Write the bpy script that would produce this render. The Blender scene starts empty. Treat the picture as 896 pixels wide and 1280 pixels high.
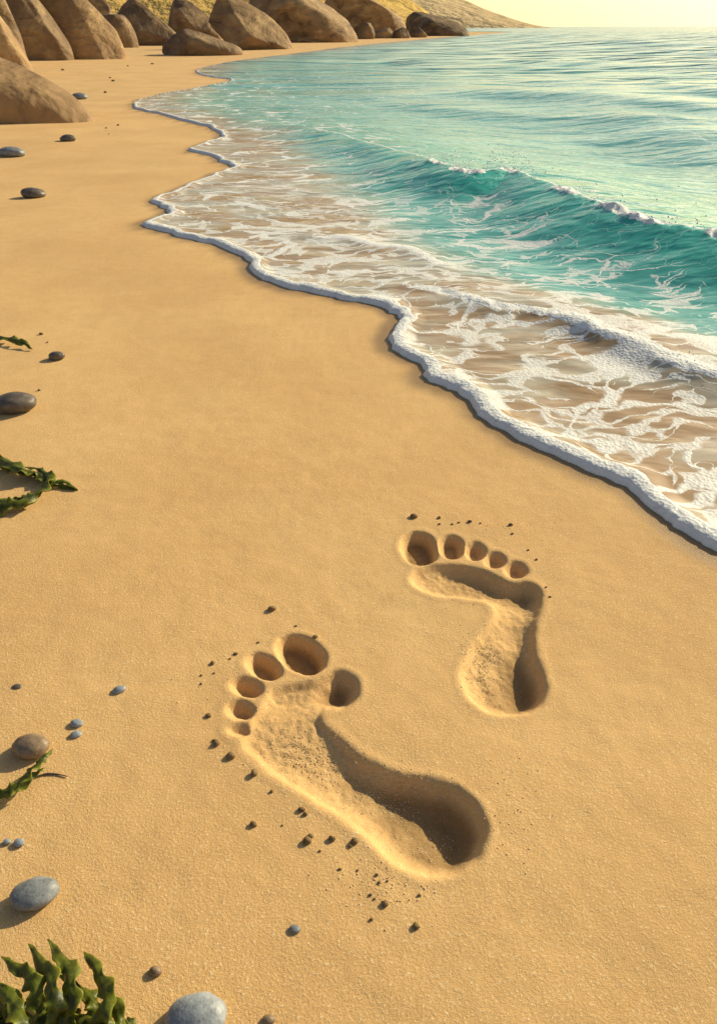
import bpy, bmesh, math, numpy as np, random
from mathutils import Vector, noise as mn
random.seed(4)
scene=bpy.context.scene
# ------------------------------------------------------------ survey helpers
F=900.0; H=0.60; PIT=math.atan(607/900.0)
CP,SP=math.cos(PIT),math.sin(PIT)
def P(px,py,z=0.0):
    dx=(px-448)/F; dy=(640-py)/F
    y=CP+dy*SP; zz=-SP+dy*CP
    t=(z-H)/zz
    return (dx*t,y*t)
def depth(x,y,z=0.0): return y*CP+(H-z)*SP
def PP(pts,z=0.0): return np.array([P(a,b,z) for a,b in pts])
def smooth(pts,n=6,closed=False):
    pts=np.array(pts,float); out=[]; N=len(pts)
    R=range(N) if closed else range(N-1)
    for i in R:
        if closed: p0,p1,p2,p3=pts[i-1],pts[i],pts[(i+1)%N],pts[(i+2)%N]
        else: p0,p1,p2,p3=pts[max(i-1,0)],pts[i],pts[i+1],pts[min(i+2,N-1)]
        for k in range(n):
            t=k/n
            out.append(.5*((2*p1)+(-p0+p2)*t+(2*p0-5*p1+4*p2-p3)*t*t+(-p0+3*p1-3*p2+p3)*t**3))
    if not closed: out.append(pts[-1])
    return np.array(out)
def sst(a,b,x):
    t=np.clip((x-a)/(b-a),0,1); return t*t*(3-2*t)
def h2(ix,iy,seed):
    h=(ix.astype(np.int64)*374761393+iy.astype(np.int64)*668265263+seed*974634777)&0xFFFFFFFF
    h=((h^(h>>13))*1274126177)&0xFFFFFFFF
    h=h^(h>>16)
    return (h&0xFFFFFF)/float(0xFFFFFF)*2-1
def vn(x,y,seed=0):
    ix=np.floor(x); iy=np.floor(y); fx=x-ix; fy=y-iy
    fx=fx*fx*(3-2*fx); fy=fy*fy*(3-2*fy)
    a=h2(ix,iy,seed);b=h2(ix+1,iy,seed);c=h2(ix,iy+1,seed);d=h2(ix+1,iy+1,seed)
    return (a*(1-fx)+b*fx)*(1-fy)+(c*(1-fx)+d*fx)*fy
def fbm(x,y,seed=0,o=3):
    s=0;a=1;t=0
    for i in range(o):
        s=s+a*vn(x*2**i+i*17.3,y*2**i-i*9.1,seed+i); t+=a; a*=.5
    return s/t
def segdist(X,Y,pl,closed):
    best=np.full(X.shape,1e18); sg=np.zeros(X.shape); par=np.zeros(X.shape)
    ins=np.zeros(X.shape,bool)
    N=len(pl); M=N if closed else N-1
    for i in range(M):
        ax,ay=pl[i]; bx,by=pl[(i+1)%N]
        ux,uy=bx-ax,by-ay; L=ux*ux+uy*uy
        if L<1e-14: continue
        px=X-ax; py=Y-ay
        t=np.clip((px*ux+py*uy)/L,0,1)
        qx=px-t*ux; qy=py-t*uy
        d=qx*qx+qy*qy
        if closed:
            np.minimum(best,d,out=best)
            if by!=ay:
                rows=((ay>Y)!=(by>Y)); c=rows&(X<(bx-ax)*py/(by-ay)+ax); ins^=c
        else:
            m=np.nonzero(d<best)[0]
            best[m]=d[m]; sg[m]=np.sign((ux*qy-uy*qx)[m]); par[m]=i+t[m]
    d=np.sqrt(best)
    if closed: return np.where(ins,d,-d)
    return d*sg,par
def grid_mesh(name,X,Y,Z,attrs,mat,keep=None):
    ny,nx=X.shape
    idx=np.arange(nx*ny).reshape(ny,nx)
    q=np.stack([idx[:-1,:-1],idx[:-1,1:],idx[1:,1:],idx[1:,:-1]],-1).reshape(-1,4)
    co=np.stack([X,Y,Z],-1).reshape(-1,3)
    if keep is not None:
        k=keep.reshape(-1); q=q[k[q].any(1)]
        used=np.zeros(len(co),bool); used[q.reshape(-1)]=True
        rm=np.cumsum(used)-1; q=rm[q]; co=co[used]
    else: used=slice(None)
    me=bpy.data.meshes.new(name)
    me.vertices.add(len(co)); me.vertices.foreach_set('co',co.astype(np.float32).ravel())
    me.loops.add(q.size); me.loops.foreach_set('vertex_index',q.astype(np.int32).ravel())
    me.polygons.add(len(q)); me.polygons.foreach_set('loop_start',np.arange(0,q.size,4,dtype=np.int32))
    me.polygons.foreach_set('loop_total',np.full(len(q),4,np.int32))
    me.polygons.foreach_set('use_smooth',np.ones(len(q),bool))
    for an,v in attrs.items():
        a=me.attributes.new(an,'FLOAT','POINT'); a.data.foreach_set('value',v.reshape(-1)[used].astype(np.float32))
    me.update(calc_edges=True)
    ob=bpy.data.objects.new(name,me); scene.collection.objects.link(ob)
    if mat: me.materials.append(mat)
    return ob
# ------------------------------------------------------------ node helper
class NT:
    def __init__(s,name):
        s.m=bpy.data.materials.new(name); s.m.use_nodes=True; s.t=s.m.node_tree; s.t.nodes.clear()
        s.out=s.t.nodes.new('ShaderNodeOutputMaterial')
    def n(s,ty,ins=None,**kw):
        nd=s.t.nodes.new(ty)
        for k,v in kw.items(): setattr(nd,k,v)
        if ins:
            for k,v in ins.items():
                if isinstance(v,bpy.types.NodeSocket): s.t.links.new(v,nd.inputs[k])
                else: nd.inputs[k].default_value=v
        return nd
    def attr(s,a): return s.n('ShaderNodeAttribute',attribute_name=a).outputs['Fac']
    def pos(s): return s.n('ShaderNodeNewGeometry').outputs['Position']
    def obj(s): return s.n('ShaderNodeTexCoord').outputs['Object']
    def math(s,op,a,b=0.0,c=0.0,clamp=False):
        return s.n('ShaderNodeMath',{0:a,1:b,2:c},operation=op,use_clamp=clamp).outputs[0]
    def noise(s,v,scale,detail=3,rough=.5,dist=0): return s.n('ShaderNodeTexNoise',{'Vector':v,'Scale':scale,'Detail':detail,'Roughness':rough,'Distortion':dist}).outputs['Fac']
    def mr(s,v,a,b,c=0.0,d=1.0,smooth=True):
        return s.n('ShaderNodeMapRange',{'Value':v,'From Min':a,'From Max':b,'To Min':c,'To Max':d},interpolation_type='SMOOTHSTEP' if smooth else 'LINEAR').outputs[0]
    def mix(s,f,a,b,bt='MIX'):
        nd=s.n('ShaderNodeMix',data_type='RGBA',blend_type=bt)
        for k,v in ((0,f),(6,a),(7,b)):
            if isinstance(v,bpy.types.NodeSocket): s.t.links.new(v,nd.inputs[k])
            else: nd.inputs[k].default_value=(v if k==0 else (*v,1) if len(v)==3 else v)
        return nd.outputs[2]
    def scalev(s,v,sc,rot=(0,0,0)): return s.n('ShaderNodeMapping',{'Vector':v,'Scale':sc,'Rotation':rot}).outputs[0]
    def bump(s,h,st,dist,nrm=None):
        i={'Height':h,'Strength':st,'Distance':dist}
        if nrm is not None: i['Normal']=nrm
        return s.n('ShaderNodeBump',i).outputs[0]
    def bsdf(s,col,rough,nrm=None,spec=.5,**kw):
        i={'Base Color':col if isinstance(col,bpy.types.NodeSocket) else (*col,1),'Roughness':rough,'Specular IOR Level':spec}
        if nrm is not None: i['Normal']=nrm
        i.update(kw)
        return s.n('ShaderNodeBsdfPrincipled',i).outputs[0]
    def fin(s,sh): s.t.links.new(sh,s.out.inputs[0]); return s.m
# ------------------------------------------------------------ materials
def m_sand():
    t=NT('sand'); p=t.pos(); wet=t.attr('wet'); print_shade=t.attr('print_shade')
    big=t.noise(p,2.2,4,.55); mid=t.noise(p,24,3,.6); gr=t.noise(p,1000,2,.7); gr2=t.noise(p,420,2,.7)
    c=t.mix(t.mr(big,.3,.7),(.71,.43,.175),(.82,.525,.225))
    c=t.mix(t.mr(mid,.35,.7,0,.25),c,(.62,.365,.145))
    c=t.mix(t.mr(gr,.54,.70,0,.6),c,(.26,.15,.06))
    c=t.mix(t.mr(gr2,.58,.70,0,.7),c,(.93,.74,.43))
    c=t.mix(t.math('MULTIPLY',print_shade,.66),c,(.16,.092,.035))  # deepens the footprint shadows by painting the pit floors darker
    c=t.mix(t.math('MULTIPLY',wet,.72),c,(.23,.135,.058))
    b=t.bump(gr2,.5,.0014); b=t.bump(gr,.45,.0007,b); b=t.bump(mid,.2,.005,b)
    return t.fin(t.bsdf(c,t.mr(wet,0,1,.9,.42),b,.3))
def m_water():
    t=NT('sea_water'); p=t.pos()
    foam=t.attr('foam'); lace=t.attr('lace'); teal=t.attr('teal'); far=t.attr('far'); hg=t.attr('hgt')
    w=t.n('ShaderNodeTexNoise',{'Vector':p,'Scale':3.0,'Detail':3.0}).outputs['Color']
    wv=t.n('ShaderNodeVectorMath',{0:w,1:(.5,.5,.5)},operation='SUBTRACT').outputs[0]
    wv=t.n('ShaderNodeVectorMath',{0:wv,'Scale':.36},operation='SCALE').outputs[0]
    w2=t.n('ShaderNodeTexNoise',{'Vector':p,'Scale':16.0,'Detail':2.0}).outputs['Color']
    w2=t.n('ShaderNodeVectorMath',{0:w2,1:(.5,.5,.5)},operation='SUBTRACT').outputs[0]
    w2=t.n('ShaderNodeVectorMath',{0:w2,'Scale':.07},operation='SCALE').outputs[0]
    q=t.n('ShaderNodeVectorMath',{0:p,1:wv},operation='ADD').outputs[0]
    q=t.n('ShaderNodeVectorMath',{0:q,1:w2},operation='ADD').outputs[0]
    q=t.n('ShaderNodeMapping',{'Vector':q,'Rotation':(0,0,math.radians(8)),'Scale':(.55,1.4,0)}).outputs[0]
    def cells(sc): return t.n('ShaderNodeTexVoronoi',{'Vector':q,'Scale':sc},feature='DISTANCE_TO_EDGE').outputs['Distance']
    n1=t.noise(p,5,2); n2=t.noise(p,9,2)
    def lines(sc,th,nz):
        wth=t.math('MULTIPLY',t.mr(nz,.40,.66),th)
        wth=t.math('MULTIPLY',wth,lace)
        r=t.math('DIVIDE',cells(sc),t.math('ADD',wth,.0005))
        return t.mr(r,.5,1.25,1,0)
    la=lines(6.0,.095,n1); lb=lines(15,.18,n2)
    lb=t.math('MULTIPLY',lb,t.mr(far,.4,1.0,1,.0))
    lc=t.math('MAXIMUM',la,t.math('MULTIPLY',lb,.85))
    nf=t.noise(p,45,3,.6)
    fs=t.mr(t.math('ADD',foam,t.math('MULTIPLY',t.math('SUBTRACT',nf,.5),.9)),.42,.6)
    fac=t.math('MAXIMUM',fs,t.math('MULTIPLY',lc,.88),clamp=True)
    nb=t.noise(t.scalev(p,(.7,1.4,1)),4.5,3,.55)
    sandw=t.mix(t.mr(nb,.4,.62),(.46,.30,.15),(.56,.50,.37))
    tealc=t.mix(t.mr(t.noise(t.scalev(p,(.5,1,1)),1.6,3),.35,.68),(.07,.41,.36),(.22,.60,.52))
    tealc=t.mix(t.mr(hg,.0,.07),tealc,(.05,.48,.38))
    tealc=t.mix(t.mr(far,1.2,5,0,.85),tealc,(.34,.62,.54))  # paler with distance: sun glare painted into the water colour
    tn=t.math('ADD',teal,t.math('MULTIPLY',t.math('SUBTRACT',nb,.5),.7))
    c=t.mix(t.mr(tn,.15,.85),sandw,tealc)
    rs=t.scalev(p,(.75,1.5,1),(0,0,math.radians(12)))
    r1=t.noise(rs,3.0,3,.5,.3); r2=t.noise(rs,11,2,.5,.4); r3=t.noise(t.scalev(p,(.45,1.5,1)),.6,3,.5)
    b=t.bump(r1,.4,.10); b=t.bump(r2,.3,.02,b)
    b=t.bump(r3,t.mr(far,1.2,3,0,.9),.9,b)
    water=t.bsdf(c,.16,b,.7,IOR=1.36)
    fb=t.n('ShaderNodeTexVoronoi',{'Vector':p,'Scale':150.0}).outputs['Distance']
    bf=t.bump(nf,.35,.007); bf=t.bump(fb,.4,.003,bf); bf=t.bump(lc,.3,.003,bf)
    fc=t.mix(t.mr(nf,.3,.6),(.84,.83,.80),(.92,.92,.89))
    fsh=t.bsdf(fc,.6,bf,.3)
    return t.fin(t.n('ShaderNodeMixShader',{0:fac,1:water,2:fsh}).outputs[0])
def m_rock(name,c1,c2,c3,sc=1.0):
    t=NT(name); p=t.obj()
    n=t.noise(p,1.0*sc,5,.6); st=t.noise(t.scalev(p,(1,1,2.2),(.35,.6,0)),1.3*sc,4,.55,.5); f=t.noise(p,14*sc,4,.65)
    c=t.mix(t.mr(n,.32,.68),c1,c2); c=t.mix(t.mr(st,.5,.7,0,.8),c,c3); c=t.mix(t.mr(st,.30,.45,.8,0),c,tuple(x*.4 for x in c1)); c=t.mix(t.mr(f,.52,.75,0,.45),c,tuple(x*.5 for x in c1))
    b=t.bump(st,.7,.18/sc); b=t.bump(f,.45,.02/sc,b)
    return t.fin(t.bsdf(c,.75,b,.3))
def m_pebble(name,c1,c2,rough=.45):
    t=NT(name); p=t.obj()
    n=t.noise(p,60,4,.6); f=t.noise(p,420,3,.7)
    c=t.mix(t.mr(n,.3,.7),c1,c2); c=t.mix(t.mr(f,.55,.7,0,.6),c,tuple(x*.35 for x in c1)); c=t.mix(t.mr(f,.3,.42,.4,0),c,tuple(min(.8,x*1.8) for x in c2))
    return t.fin(t.bsdf(c,rough,t.bump(f,.35,.0012),.45))
def m_weed():
    t=NT('kelp'); p=t.obj(); e=t.attr('edge')
    n=t.noise(p,70,3,.6)
    c=t.mix(t.mr(n,.35,.65),(.035,.045,.006),(.14,.165,.015))
    c=t.mix(t.math('MULTIPLY',e,.75),c,(.34,.34,.035))
    s=t.bsdf(c,.42,t.bump(n,.6,.004),.4)
    tr=t.n('ShaderNodeBsdfTranslucent',{'Color':(.34,.36,.03,1)}).outputs[0]
    return t.fin(t.n('ShaderNodeMixShader',{0:.3,1:s,2:tr}).outputs[0])
def m_hill(name,c1,c2,c3,sc):
    t=NT(name); p=t.pos()
    n=t.noise(p,.12*sc,6,.6); f=t.noise(p,.5*sc,4,.6)
    c=t.mix(t.mr(n,.35,.65),c1,c2); c=t.mix(t.mr(f,.5,.68,0,.7),c,c3)
    return t.fin(t.bsdf(c,.95,t.bump(f,.7,1.2/sc),.1))
SAND=m_sand(); WATER=m_water(); KELP=m_weed()
ROCK=m_rock('boulder_stone',(.24,.145,.07),(.40,.25,.115),(.60,.40,.18),.8)
ROCKD=m_rock('dark_boulder_stone',(.15,.092,.05),(.27,.175,.088),(.42,.28,.13),.8)
PG=m_pebble('grey_stone',(.15,.16,.17),(.28,.30,.31)); PB=m_pebble('brown_stone',(.20,.135,.08),(.32,.23,.14)); PD=m_pebble('dark_stone',(.09,.075,.06),(.17,.14,.11)); PL=m_pebble('pale_stone',(.24,.26,.28),(.38,.41,.43))
CR=m_pebble('crumb_stone',(.15,.095,.04),(.28,.18,.07),.8)
GR=m_pebble('quartz_grain',(.66,.48,.24),(.84,.68,.40),.35)
# ------------------------------------------------------------ shoreline
shore_px=[(640,40),(590,44),(520,50),(440,58),(370,67),(305,75),(262,83),(245,90),(262,96),(290,100),(268,106),(225,114),(190,121),(165,132),(195,142),(240,153),(278,168),(262,178),(238,187),(268,197),(290,210),(262,221),(228,236),(190,252),(212,264),(204,272),(178,281),(212,292),(262,305),(303,320),(322,345),(368,362),(430,374),(478,385),(500,400),(486,430),(524,456),(536,476),(578,494),(600,520),(650,550),(720,582),(780,608),(822,644),(858,668),(900,690),(980,722),(1100,768),(1400,850)]
sp=smooth(PP(shore_px),5)
for i in range(len(sp)):
    s=i*.35; r=np.hypot(*sp[i]); sp[i]+=np.array([math.sin(s*3.1)+math.sin(s*7.7+1),math.cos(s*2.3)+math.sin(s*5.9)])*.0022*min(r,6)
shore=np.vstack([sp,[(1.5,.25),(3,-1),(10,-8),(250,-200),(4500,-200),(4500,4500),(-4500,4500),(-4500,700),(-300,350),(-40,150)]])
teal_px=[(620,40),(420,62),(300,84),(262,110),(225,125),(280,148),(345,168),(392,205),(450,250),(520,300),(600,345),(700,375),(800,402),(900,435),(1100,500),(1500,600)]
teal=np.vstack([smooth(PP(teal_px),3),[(6,.3),(250,-150),(4500,-150),(4500,4500),(-4500,4500),(-4500,750),(-300,360),(-40,160)]])
def line(pts,z):
    a=np.array(pts,float); s=smooth(a,5)
    w=np.array([P(x,y,z*k) for x,y,k in s]); return w,s[:,2]
ZA=.095
crA,ampA=line([(300,152,.0),(345,156,.18),(400,163,.35),(460,178,.55),(520,196,.75),(560,208,.9),(600,216,.95),(640,212,1.0),(680,228,.95),(720,243,1),(770,262,1),(830,280,1),(900,294,1),(1000,315,1),(1200,350,1),(1700,420,.6)],ZA)
ZB=.026
crB,ampB=line([(455,352,0),(500,356,.3),(560,365,.6),(620,380,.8),(660,384,.8),(720,398,1),(790,424,1),(850,450,1),(900,466,1),(1000,500,.9),(1250,580,.5)],ZB)
crC,ampC=line([(380,290,0),(400,297,.7),(430,296,1),(470,306,1),(510,310,1),(550,332,.6),(570,340,0)],.012)
crD,ampD=line([(690,120,0),(760,132,.6),(830,150,.8),(900,170,1),(1000,195,1),(1300,260,.7)],.06)
# ------------------------------------------------------------ sand sheet with footprints
def axis(a,b,h,g,lo,hi):
    c=list(np.arange(a,b,h)); x=c[-1]; s=h
    while x<hi: s=h+g*(x-b); s=max(s,h); x+=s; c.append(x)
    l=[];x=a
    while x>lo: s=max(h+g*(a-x),h); x-=s; l.append(x)
    return np.array(l[::-1]+c)
ax=axis(-.22,.31,.0015,.034,-4500,4500); ay=axis(.29,.89,.0015,.034,-400,4500)
X,Y=np.meshgrid(ax,ay)
dS=segdist(X.ravel(),Y.ravel(),shore,True).reshape(X.shape)
rr=np.hypot(X,Y)
Z=.0035*fbm(X*3.1,Y*3.1,3,3)*sst(.0,1,1-sst(6,14,rr))+.0005*fbm(X*40,Y*40,5,3)
Z+=.02*vn(X*.5,Y*.5,12)*sst(2,5,rr)*sst(.2,1.5,-dS)*(1-sst(30,60,rr))
Z*=sst(.0,.05,-dS)
Z=np.where(dS>.015,-.07*(dS-.015),Z); Z=np.maximum(Z,-3)
wet=sst(-.055,-.012,dS+.012*vn(X*9,Y*9,8))
Z+=np.clip((-X-4-.25*Y)*.04,0,2.5)*(dS<0)
fy=(ay>.27)&(ay<.93); fx=(ax>-.24)&(ax<.33)
iy=np.where(fy)[0]; ix=np.where(fx)[0]
sl=(slice(iy[0],iy[-1]+1),slice(ix[0],ix[-1]+1))
xs=X[sl]; ys=Y[sl]
wx=xs+.0022*fbm(xs*55,ys*55,21,3); wy=ys+.0022*fbm(xs*55,ys*55,31,3)
def ell(cx,cy,rx,ry,rot,n=28):
    r=math.radians(rot)
    return PP([(cx+rx*math.cos(a)*math.cos(r)-ry*math.sin(a)*math.sin(r),cy+rx*math.cos(a)*math.sin(r)+ry*math.sin(a)*math.cos(r)) for a in [2*math.pi*k/n for k in range(n)]])
dep=np.zeros(xs.shape); rim=np.zeros(xs.shape)
def press(poly,D,w,p0=None,rimh=.0006,out=.003,step=0.0):
    global dep,rim
    d=segdist(wx.ravel(),wy.ravel(),poly,True).reshape(xs.shape)
    k=D if p0 is None else p0
    dep=np.maximum(dep,k*sst(-out,w,d)+step*sst(-.003,.007,d))
    rim=np.maximum(rim,rimh*np.exp(-((d+.007)/.004)**2)*(d<.0))
toes1=[(376,817,33,22,27),(330,833,23,16,24),(308,859,20,12,12),(301,888,19,11.5,3),(302,912,16,9,3)]
toes2=[(524,686,24,20,25),(564,684,16.5,14.5,15),(594,689,13.5,11,15),(618,700,13,10,12),(644,712,14.5,10,10)]
for i,e in enumerate(toes1): press(ell(*e),[.020,.017,.014,.013,.009][i],.012,rimh=.0004,out=.0035)
for i,e in enumerate(toes2): press(ell(*e),[.019,.016,.013,.012,.012][i],.011,rimh=.0004,out=.0035)
sole1=[(303,930),(308,910),(324,888),(342,864),(368,855),(398,848),(424,838),(445,850),(447,868),(434,883),(414,887),(402,895),(406,907),(432,930),(462,953),(500,968),(540,976),(575,990),(597,1012),(606,1040),(600,1066),(580,1086),(548,1095),(512,1089),(480,1069),(455,1043),(424,1017),(385,995),(345,970),(318,946)]
sole2=[(513,725),(520,713),(545,706),(580,707),(612,716),(636,728),(658,728),(674,737),(676,755),(668,785),(669,815),(678,845),(681,868),(668,886),(640,893),(610,889),(588,873),(577,850),(580,825),(594,802),(612,782),(618,766),(608,752),(580,747),(548,744),(525,736)]
def field(c):
    q=[(P(a,b),d) for a,b,d in c]; n=0;s=0
    for (a,b),d in q:
        w=1/((xs-a)**2+(ys-b)**2+.0004)**1.5; n=n+w*d; s=s+w
    return n/s
f1=field([(423,862,.020),(370,866,.007),(345,866,.006),(330,900,.001),(350,935,.002),(385,900,.000),(410,905,.000),(385,925,.001),(415,940,.008),(400,970,.005),(450,970,.014),(450,1010,.006),(500,1000,.020),(550,1020,.025),(575,1045,.025),(530,1065,.013),(490,1050,.007)])
f2=field([(530,722,.006),(570,722,.010),(610,728,.011),(650,740,.014),(640,770,.004),(610,765,.001),(655,790,.011),(620,805,.002),(650,830,.017),(655,860,.022),(620,865,.009),(600,840,.004)])
press(smooth(PP(sole1),4,True),0,.024,f1,.0004,.006,.0045)
press(smooth(PP(sole2),4,True),0,.021,f2,.0004,.005,.0045)
gn=fbm(xs*170,ys*170,44,2)
Z[sl]+= -dep + rim*(1-sst(.0,.004,dep)) + .0010*gn*sst(.001,.006,dep)
print_shade=np.zeros(X.shape); print_shade[sl]=sst(.009,.021,dep)  # mask for painted shade, grows with print depth
sand=grid_mesh('sand_beach',X,Y,Z,{'wet':wet,'print_shade':print_shade},SAND)
Zs=Z
def zat(x,y): return float(Zs[min(np.searchsorted(ay,y),len(ay)-1),min(np.searchsorted(ax,x),len(ax)-1)])
# ------------------------------------------------------------ sea sheet
az=list(np.radians(np.arange(-20,35,.055))); a=az[-1];s=math.radians(.055)
while a<math.radians(170): s*=1.04; a+=min(s,.04); az.append(a)
a=az[0];s=math.radians(.055);l=[]
while a>math.radians(-110): s*=1.05; a-=min(s,.04); l.append(a)
az=np.array(l[::-1]+az)
r=[.3]
while r[-1]<4400:
    k=.02 if r[-1]<.85 else .0042 if r[-1]<8 else .013
    r.append(r[-1]*(1+k))
r=np.array(r)
A,R=np.meshgrid(az,r); X=R*np.sin(A); Y=R*np.cos(A); sh=X.shape
xf,yf=X.ravel(),Y.ravel()
d=segdist(xf,yf,shore,True).reshape(sh)
dT=segdist(xf,yf,teal,True).reshape(sh)
near=np.nonzero((R.ravel()<16)&(d.ravel()>-.2))[0]; xn,yn=xf[near],yf[near]
def crest(cr,amp):
    dd,pa=segdist(xn,yn,cr,False); am=np.interp(pa,np.arange(len(amp)),amp)
    e=(pa<=0)|(pa>=len(amp)-1); am=np.where(e,0,am)
    D=np.full(xf.shape,50.);Am=np.zeros(xf.shape);Pa=np.zeros(xf.shape)
    D[near]=dd;Am[near]=am;Pa[near]=pa
    return D.reshape(sh),Am.reshape(sh),Pa.reshape(sh)
dA,aA,pA=crest(crA,ampA); dB,aB,pB=crest(crB,ampB); dC,aC,pC=crest(crC,ampC); dD,aD,pD=crest(crD,ampD)
n9=fbm(X*9,Y*9,61,3); n30=fbm(X*32,Y*32,71,3); n4=fbm(X*4,Y*4,81,2)
fade=1-sst(6,12,R)
dd=d+.003*n30*fade
W=.029*(1+.35*n9); HB=.0095*(1+.25*n9)
tt=np.clip(dd/W,0,1)
bead=HB*np.sqrt(np.clip(1-(1-tt)**2,0,1))*(1-sst(W*.8,W*2.2,dd)*.85)
base=.004+.0*R
Z=np.where(dd<0,1.6*dd,np.minimum(base,dd)+bead*(1+.10*n30*fade))
foam=np.where(dd<W*.8,1,1-sst(W*.8,W*1.35,dd))
def prof(dx,ls,lf):
    return np.where(dx>0,np.exp(-(dx/ls)**2),np.exp(-(np.abs(dx)/lf)**2.0))
dAj=dA+.03*n4
pr=prof(dAj,.55,.23)
hA=ZA*aA*pr
brk=sst(18,27,pA)*(.30+.70*sst(-.3,.5,vn(pA*.6,pA*0,5)))*(aA>0)
lip=np.exp(-((dAj+.02)/.035)**2)*brk
hA+=lip*(.008+.016*n30+.010*n9)
prB=prof(dB+.012*n9,.20,.06); hB=ZB*aB*prB
rollB=np.exp(-((dB+.010)/(.026+.018*n9))**2)*sst(.15,.6,aB)
hB+=rollB*(.004*n30+.005*n9)
hC=.010*aC*np.exp(-(dC/.05)**2)
hD=.06*aD*prof(dD,.9,.4)
sw=0
for (wl,am,th,ph) in [(2.3,.026,.86,.3),(1.3,.011,1.15,1.7),(3.9,.050,.7,4.),(7.5,.085,.95,2.),(.8,.005,.5,.9)]:
    k=2*math.pi/wl; fd=1-sst(wl*10,wl*22,R)
    u=X*math.sin(th)+Y*math.cos(th)+.25*wl*vn(X/wl*.6,Y/wl*.6,int(wl*10))
    sw=sw+am*fd*(np.sin(k*u+ph)+.25*np.sin(2*k*u+2*ph+.8))*(.6+.5*vn(X/wl*.35,Y/wl*.35,int(wl*7)+2))
sw=sw*sst(.2,2.5,dA*(aA>0)+dT*(aA<=0))
rip=.0022*fbm(X*7,Y*13,91,3)*sst(.05,.3,d)*(1-sst(8,16,R))
Z+=np.where(d>0,hA+hB+hC+hD+sw+rip,0)
foam=np.maximum(foam,lip*1.15*(dAj<.1))
foam=np.maximum(foam,np.exp(-((dAj+.0)/.013)**2)*sst(.1,.35,aA)*.68)
foam=np.maximum(foam,np.exp(-((dD+.03*n4)/.02)**2)*aD*.55)
foam=np.maximum(foam,np.clip(rollB*1.1,0,1))
foam=np.maximum(foam,np.exp(-(dC/.03)**2)*aC*.9)
foam=np.where(d<0,1,foam)
tealv=sst(-1,1,dT/(.09*R))
lace=(1-.55*sst(-.5,1.6,dT/(.12*R)))
lace=lace*(1-.85*sst(-.1,.9,dA*(aA>0)))*(1-sst(.4,1.2,dT)*.5)*(1-sst(10,16,R))
lace*=1-.9*np.exp(-((dAj+.12)/.14)**2)*sst(0,.5,aA)
lace=np.clip(lace,0,1)
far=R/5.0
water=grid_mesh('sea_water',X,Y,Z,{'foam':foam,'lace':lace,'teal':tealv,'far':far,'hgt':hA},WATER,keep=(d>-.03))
# ------------------------------------------------------------ boulders / pebbles
def lump(name,loc,dims,mat,seed,sub=4,planes=0,nz=.06,nsc=1.5,rot=(0,0,0),lean=(0,0)):
    bm=bmesh.new(); bmesh.ops.create_icosphere(bm,subdivisions=sub,radius=1)
    rs=random.Random(seed); pl=[]
    for _ in range(planes):
        v=Vector((rs.uniform(-1,1),rs.uniform(-1,1),rs.uniform(-.3,1))).normalized(); pl.append((v,rs.uniform(.58,.86)))
    off=Vector((seed*3.7,seed*1.3,seed*.7))
    for v in bm.verts:
        c=v.co.copy()
        for n_,o_ in pl:
            e=c.dot(n_)-o_
            if e>0: c-=n_*e*.85
        q=v.co*nsc+off
        c*=1+nz*(mn.noise(q)+.5*mn.noise(q*2.1)+.3*mn.noise(q*4.7)+.15*mn.noise(q*10))
        c=Vector((c.x+lean[0]*c.z,c.y+lean[1]*c.z,c.z))
        v.co=Vector((c.x*dims[0],c.y*dims[1],c.z*dims[2]))
    me=bpy.data.meshes.new(name); bm.to_mesh(me); bm.free()
    for p in me.polygons: p.use_smooth=True
    me.materials.append(mat)
    ob=bpy.data.objects.new(name,me); ob.location=loc; ob.rotation_euler=rot; scene.collection.objects.link(ob)
    return ob
B=[(-190,104,72,156,ROCK,(-.6,0),1),(-60,44,8,96,ROCK,(-.3,0),2),(-10,84,-28,76,ROCKD,(-.45,0),3),(38,150,-12,74,ROCK,(-.45,0),4),
(142,226,10,57,ROCKD,(-.3,0),5),(190,300,42,69,ROCKD,(-.3,0),6),(250,364,10,62,ROCK,(-.6,0),7),(296,448,-12,53,ROCK,(-.5,0),8),(385,512,-16,47,ROCK,(-.5,0),9),
(505,590,19,45,ROCKD,(-.5,0),10),(440,468,30,49,ROCKD,(0,0),11),(466,492,35,48,ROCK,(0,0),12),(490,512,37,48,ROCKD,(0,0),13),(512,534,37,47,ROCKD,(0,0),14),(84,150,-4,48,ROCKD,(0,0),15),(550,572,37,45,ROCK,(0,0),16),
(200,275,6,50,ROCKD,(-.3,0),17),(118,170,20,60,ROCKD,(-.2,0),18),(352,400,20,50,ROCKD,(-.2,0),19),(-40,30,-30,84,ROCKD,(-.2,0),20)]
for (xl,xr,tp,bs,mt,ln,sd) in B:
    x,y=P((xl+xr)/2,bs); D=depth(x,y); w=(xr-xl)/F*D/2; h=(bs-tp)/F*D
    dy=w*(.7 if sd!=1 else .5)
    zc=h*.25
    lump('boulder',(x,y+dy*.75,zc),(w*1.02/(1+.25*abs(ln[0])),dy,(h-zc)*1.08),mt,sd,sub=5,planes=8 if sd!=1 else 3,nz=.055,nsc=1.1,rot=(0,0,(sd%5-2)*.1),lean=ln)
PEB=[(20,503,27,16,PD),(72,445,10,7,PD),(43,242,14,8,PD),(16,191,17,7,PG),(86,174,10,6,PD),(101,121,9,5,PG),(41,930,23,15,PB),(46,1113,28,17,PG),(247,1264,38,22,PL),(195,1212,8,7,PB),(150,861,8,5,PL),(97,903,8,5,PL),(96,917,7,4,PL),(22,858,6,3,PD),(25,1052,7,4,PL),(10,1051,5,3,PL),(369,1160,7,4,PG),(336,1273,8,5,PB)]
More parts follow.
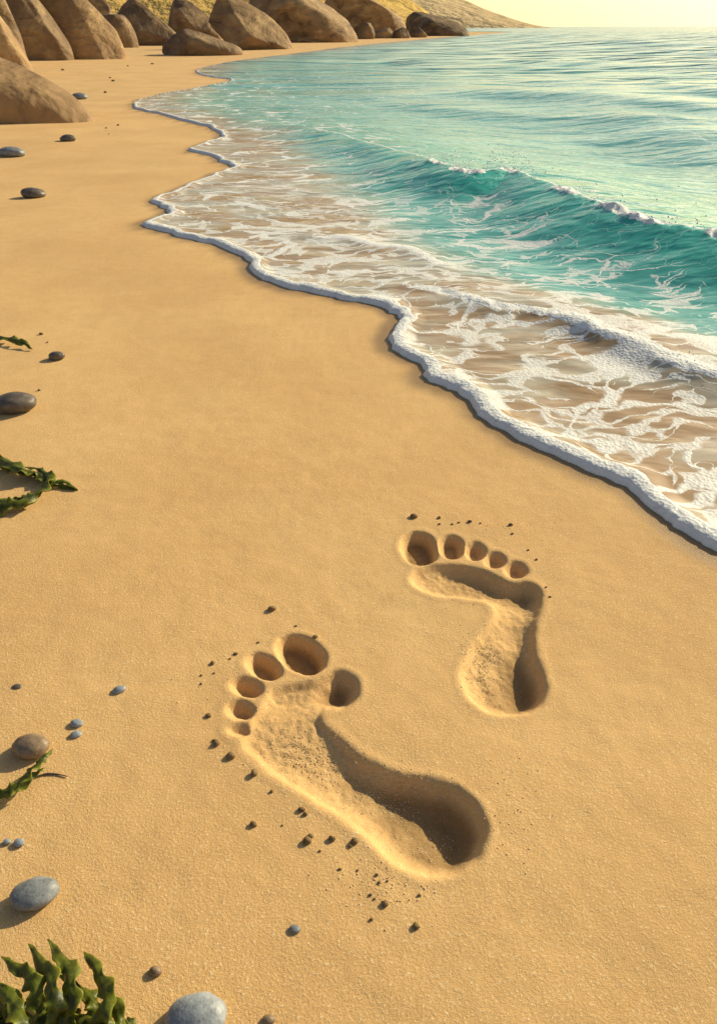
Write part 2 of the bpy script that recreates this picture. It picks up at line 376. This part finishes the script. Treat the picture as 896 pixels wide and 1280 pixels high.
for i,(cx,cy,rx,ry,mt) in enumerate(PEB):
    x,y=P(cx,cy+ry*.55); D=depth(x,y); w=rx/F*D
    hh=max(ry/F*D*.85,w*.38)
    lump('beach_pebble',(x,y,hh*.62),(w*1.03,w*.72,hh),mt,30+i,sub=4,nz=.08,nsc=1.0,rot=(random.uniform(-.1,.1),random.uniform(-.12,.12),random.uniform(-.35,.35)))
def crumbs(name,lst,mat,seed,sub=2,emb=.5):
    bm=bmesh.new(); rs=random.Random(seed)
    for (x,y,r_) in lst:
        z0=zat(x,y) if (-.22<x<.32 and .29<y<.9) else 0
        g=bmesh.ops.create_icosphere(bm,subdivisions=sub,radius=1)['verts']
        o=Vector((rs.random()*50,rs.random()*50,0)); sx,sy,sz=rs.uniform(.8,1.25),rs.uniform(.7,1.1),rs.uniform(.6,.9)
        for v in g:
            k=1+.35*mn.noise(v.co*1.3+o); c=v.co*k
            v.co=Vector((x+c.x*sx*r_,y+c.y*sy*r_,z0+r_*sz*emb+c.z*sz*r_))
    me=bpy.data.meshes.new(name); bm.to_mesh(me); bm.free()
    for p in me.polygons: p.use_smooth=True
    me.materials.append(mat); ob=bpy.data.objects.new(name,me); scene.collection.objects.link(ob)
cl=[(340,762,6),(394,796,4),(370,782,2),(323,803,2),(295,818,3),(288,824,2),(266,830,4),(252,845,2),(268,842,2),(252,855,2),(261,895,4),(271,930,6),(289,946,7),(268,926,3),(318,968,6),(340,990,3),(377,1013,5),(382,1018,4),(317,1031,5),(384,1052,7),(415,1049,6),(443,1053,6),(438,1058,4),(388,1046,4),(425,1087,3),(471,1094,3),(474,1104,3),(484,1102,2),(463,1119,3),(468,1124,2),(481,1131,6),(464,1150,3),(520,1159,6),(524,1120,3),(447,1088,2),(353,1032,2),(400,1064,2),
(517,647,5),(549,648,3),(549,656,2),(565,656,2),(573,654,2),(587,653,3),(638,657,3),(640,668,2),(660,688,2),(687,747,2),(682,735,2),(670,700,2),(600,655,2),
(52,418,3),(60,428,2),(50,489,3)]
L=[]
for a,b,s in cl:
    x,y=P(a,b); L.append((x,y,s/F*depth(x,y)*.8))
for k in range(120):
    a=random.uniform(-60,420); b=random.uniform(80,170)
    if (b<100 and a>230) or (a>170 and b>95): continue
    x,y=P(a,b); L.append((x,y,random.uniform(.6,2.2)/F*depth(x,y)))
crumbs('sand_crumbs',L,CR,1)
rs=random.Random(3); G=[]
for (cx,cy,sx_,sy_,n_) in [(480,990,45,22,420),(400,950,50,25,240),(530,1040,35,25,200),(600,820,22,30,260),(615,860,28,22,150),(590,745,40,18,120),(360,930,40,25,150),(300,850,60,50,100),(640,1000,60,60,60),(500,1110,80,25,90),(640,660,50,12,60)]:
    for _ in range(n_):
        x,y=P(rs.gauss(cx,sx_*.6),rs.gauss(cy,sy_*.6)); G.append((x,y,rs.uniform(.00035,.00085)))
crumbs('quartz_grains',G,GR,5,1,.4)
# ------------------------------------------------------------ kelp
def frond(bm,lay,pts,wd,seed):
    rs=random.Random(seed); path=smooth(pts,10); n=len(path); M=8; rows=[]
    ph=rs.random()*6; f1_=rs.uniform(.5,.75)
    for i,c in enumerate(path):
        t=i/(n-1); a=path[min(i+1,n-1)]-path[max(i-1,0)]; a=Vector(a).normalized()
        side=a.cross(Vector((0,0,1))); side=side.normalized() if side.length>1e-4 else Vector((1,0,0))
        nr=side.cross(a).normalized()
        tw=.6*math.sin(t*8+ph); side2=side*math.cos(tw)+nr*math.sin(tw); nr2=side2.cross(a).normalized()
        env=min(1,.35+t/.15)*(1 if t<.65 else max(.08,((1-t)/.35)**.7))
        row=[]
        for j in range(M+1):
            s=j/M*2-1
            jag=.85+.30*math.sin(i*f1_+ph+(2.1 if s>0 else 0))+.12*math.sin(i*1.9+ph*2+(1 if s>0 else 0))
            o=side2*(s*wd*env*jag)+nr2*(wd*env*(.42*abs(s)**2*math.sin(i*.95+ph+(1.7 if s>0 else 0))+.38*(1-abs(s))))
            v=bm.verts.new(Vector(c)+o); v[lay]=max(0,abs(s)-.55)/.45; row.append(v)
        rows.append(row)
    for i in range(n-1):
        for j in range(M): bm.faces.new((rows[i][j],rows[i][j+1],rows[i+1][j+1],rows[i+1][j])).smooth=True
def weed(name,fr,th=.0009,sd=1):
    bm=bmesh.new(); lay=bm.verts.layers.float.new('edge')
    for k,(pts,wpx) in enumerate(fr):
        W_=[]
        for (a,b,z) in pts:
            x,y=P(a,b,z); W_.append((x,y,z))
        D=depth(W_[0][0],W_[0][1]); frond(bm,lay,np.array(W_),wpx/F*D,sd*10+k)
    me=bpy.data.meshes.new(name); bm.to_mesh(me); bm.free(); me.materials.append(KELP)
    ob=bpy.data.objects.new(name,me); scene.collection.objects.link(ob)
    m=ob.modifiers.new('thick','SOLIDIFY'); m.thickness=th; m.offset=0
    m=ob.modifiers.new('sub','SUBSURF'); m.levels=m.render_levels=1
    return ob
weed('seaweed_strand',[([(-40,560,.004),(-5,572,.008),(25,588,.014),(48,594,.01),(66,604,.006),(98,613,.002)],9),([(-40,566,.002),(0,580,.004),(30,592,.006),(60,598,.004),(72,606,.003)],7),
 ([(-50,640,.003),(-10,636,.01),(20,630,.014),(48,618,.012),(62,600,.012),(50,588,.01),(30,584,.01)],10),([(62,606,.008),(80,603,.008),(97,612,.004)],4),([(-20,620,.008),(10,628,.01),(40,622,.01),(60,612,.008)],8)],.0012,1)
weed('seaweed_strand',[([(-60,418,.003),(-15,420,.008),(10,424,.01),(28,428,.01),(41,437,.003)],6)],.0012,2)
weed('seaweed_strand',[([(-40,1010,.004),(0,994,.012),(20,984,.016),(40,964,.018),(54,950,.014),(66,937,.012)],9),([(-30,990,.004),(0,992,.008),(22,984,.012),(44,968,.014),(56,960,.014)],7)],.0009,3)
bl=[]
for (sx,sy,mx,my,ex,ey,w_,z_) in [(70,1310,45,1235,2,1196,13,.03),(80,1310,70,1250,36,1180,14,.035),(90,1310,92,1240,60,1174,14,.035),(95,1310,118,1262,74,1218,12,.02),(110,1310,135,1255,106,1190,14,.035),(120,1315,150,1285,118,1215,11,.02),(120,1320,150,1290,160,1272,12,.01),(60,1300,20,1262,-30,1250,15,.02),(50,1310,0,1285,-40,1262,15,.015),(60,1320,30,1280,-20,1215,14,.03),(90,1325,60,1290,20,1262,14,.02),(110,1325,100,1290,90,1262,14,.02),(100,1325,125,1290,130,1250,12,.025),(70,1325,60,1280,50,1240,14,.02),(20,1320,10,1290,-5,1270,15,.015)]:
    bl.append(([(sx,sy,.004),((sx+mx)/2-5,(sy+my)/2,z_*.6),(mx,my,z_),((mx+ex)/2+7,(my+ey)/2,z_*.9),(ex,ey,z_*.6)],w_))
weed('seaweed_clump',bl,.0009,4)
def twig(pts,r_):
    cu=bpy.data.curves.new('driftwood_twig','CURVE'); cu.dimensions='3D'; cu.bevel_depth=r_; cu.bevel_resolution=3
    s=cu.splines.new('POLY'); w=smooth(PP(pts),6); s.points.add(len(w)-1)
    for i,(a,b) in enumerate(w): s.points[i].co=(a,b,r_*.8,1); s.points[i].radius=max(.25,1-abs(i/len(w)-.4))
    ob=bpy.data.objects.new('driftwood_twig',cu); scene.collection.objects.link(ob); cu.materials.append(PD)
twig([(40,687),(44,680),(50,675),(59,673)],.0011); twig([(44,972),(58,968),(70,968),(85,971)],.001)
# ------------------------------------------------------------ spray
rs=random.Random(9)
bm=bmesh.new()
def drop(x,y,z,r_):
    g=bmesh.ops.create_icosphere(bm,subdivisions=1,radius=r_)['verts']
    for v in g: v.co+=Vector((x,y,z))
for k in range(280):
    i=rs.choice([rs.uniform(24,30),rs.uniform(31,40),rs.uniform(33,37),rs.uniform(38,60)])
    i=min(i,len(crA)-2); a=int(i); c=crA[a]*(1-(i-a))+crA[a+1]*(i-a)
    hgt=abs(rs.gauss(0,.03)); drop(c[0]+rs.gauss(-.02,.04),c[1]+rs.gauss(-.01,.05),ZA*ampA[a]+.01+hgt,rs.uniform(.0012,.0034))
for k in range(110):
    i=rs.uniform(18,len(crB)-3); a=int(i); c=crB[a]*(1-(i-a))+crB[a+1]*(i-a)
    drop(c[0]+rs.gauss(0,.03),c[1]+rs.gauss(0,.03),ZB*ampB[a]+abs(rs.gauss(0,.016)),rs.uniform(.0006,.0018))
me=bpy.data.meshes.new('wave_spray'); bm.to_mesh(me); bm.free()
t=NT('spray_water'); me.materials.append(t.fin(t.bsdf((.85,.87,.86),.3)))
for p in me.polygons: p.use_smooth=True
ob=bpy.data.objects.new('wave_spray',me); scene.collection.objects.link(ob)
# ------------------------------------------------------------ headland & hills
def ridge(name,prof_px,dist,dd_,mat,seed,nz,nx=260,ny=70):
    xs_=np.linspace(prof_px[0][0],prof_px[-1][0],nx); hp=np.interp(xs_,[p[0] for p in prof_px],[p[1] for p in prof_px])
    V=np.linspace(0,1,ny); XX=np.zeros((ny,nx));YY=XX.copy();ZZ=XX.copy()
    for j,v in enumerate(V):
        yy=dist+dd_*v*1.0
        XX[j]=(xs_-448)/F*dist*CP*1.0*(1+.15*v); YY[j]=yy
        pf=math.sin(min(v*1.7,1)*math.pi/2)**.8 if v<.6 else math.cos((v-.6)/.4*math.pi/2)
        ZZ[j]=hp/F*dist*CP*pf
    n=fbm(XX/nz,YY/nz,seed,5)
    ZZ=ZZ*(1+.42*n*np.minimum(1,np.linspace(0,4,ny))[:,None])-.3
    grid_mesh(name,XX,YY,ZZ,{},mat)
HG=m_hill('headland_grass',(.74,.48,.15),(.58,.39,.11),(.30,.24,.06),1.0)
ridge('headland',[(-1600,330),(-400,260),(0,190),(150,120),(300,95),(420,76),(500,56),(545,34),(575,16),(598,4),(618,0)],66,40,HG,5,9.0)
HM=m_hill('distant_mountain',(.62,.46,.25),(.56,.42,.23),(.48,.36,.20),.15)  # aerial haze painted in as paler base colours
ridge('mountain',[(200,150),(400,90),(540,52),(600,34),(640,20),(680,7),(712,-1)],420,200,HM,15,60.0)
# ------------------------------------------------------------ camera, sun, sky
cam=bpy.data.cameras.new('camera'); co=bpy.data.objects.new('camera',cam); scene.collection.objects.link(co)
co.location=(0,0,H); co.rotation_euler=(math.pi/2-PIT,0,0)
cam.sensor_fit='VERTICAL'; cam.sensor_height=24; cam.lens=24*F/1280; cam.clip_start=.01; cam.clip_end=20000
scene.camera=co
EL=math.radians(27); AZ=math.radians(54)
sd=Vector((math.sin(AZ)*math.cos(EL),math.cos(AZ)*math.cos(EL),math.sin(EL)))
su=bpy.data.lights.new('sun','SUN'); su.energy=5; su.angle=math.radians(1.0); su.color=(1,.88,.58)
so=bpy.data.objects.new('sun',su); so.rotation_euler=sd.to_track_quat('Z','Y').to_euler(); so.location=sd*50; scene.collection.objects.link(so)
w=bpy.data.worlds.new('World'); scene.world=w; w.use_nodes=True; nt=w.node_tree
bg=nt.nodes['Background']; sk=nt.nodes.new('ShaderNodeTexSky'); sk.sky_type='NISHITA'; sk.sun_disc=False
sk.sun_elevation=EL; sk.sun_rotation=AZ; sk.dust_density=2; sk.air_density=1.0; sk.ozone_density=.8
class WT(NT):
    def __init__(s,t): s.t=t
k=WT(nt); dr=nt.nodes.new('ShaderNodeTexCoord').outputs['Generated']
sx=nt.nodes.new('ShaderNodeSeparateXYZ'); nt.links.new(dr,sx.inputs[0])
low=k.math('POWER',k.math('SUBTRACT',1.0,k.math('ABSOLUTE',sx.outputs[2]),clamp=True),5.0)
dp=k.n('ShaderNodeVectorMath',{0:dr,1:(math.sin(AZ),math.cos(AZ),0)},operation='DOT_PRODUCT').outputs['Value']
dp=k.math('POWER',k.math('MAXIMUM',dp,0.0),2.5)
amt=k.math('MULTIPLY',low,k.math('ADD',k.math('MULTIPLY',dp,1.9),.32))
hz=k.n('ShaderNodeVectorMath',{0:(11.5,9.0,4.0),'Scale':amt},operation='SCALE').outputs[0]
ad=k.n('ShaderNodeVectorMath',{0:sk.outputs[0],1:hz},operation='ADD').outputs[0]
nt.links.new(ad,bg.inputs[0]); bg.inputs[1].default_value=.085
scene.view_settings.view_transform='Standard'; scene.view_settings.look='None'; scene.view_settings.exposure=0
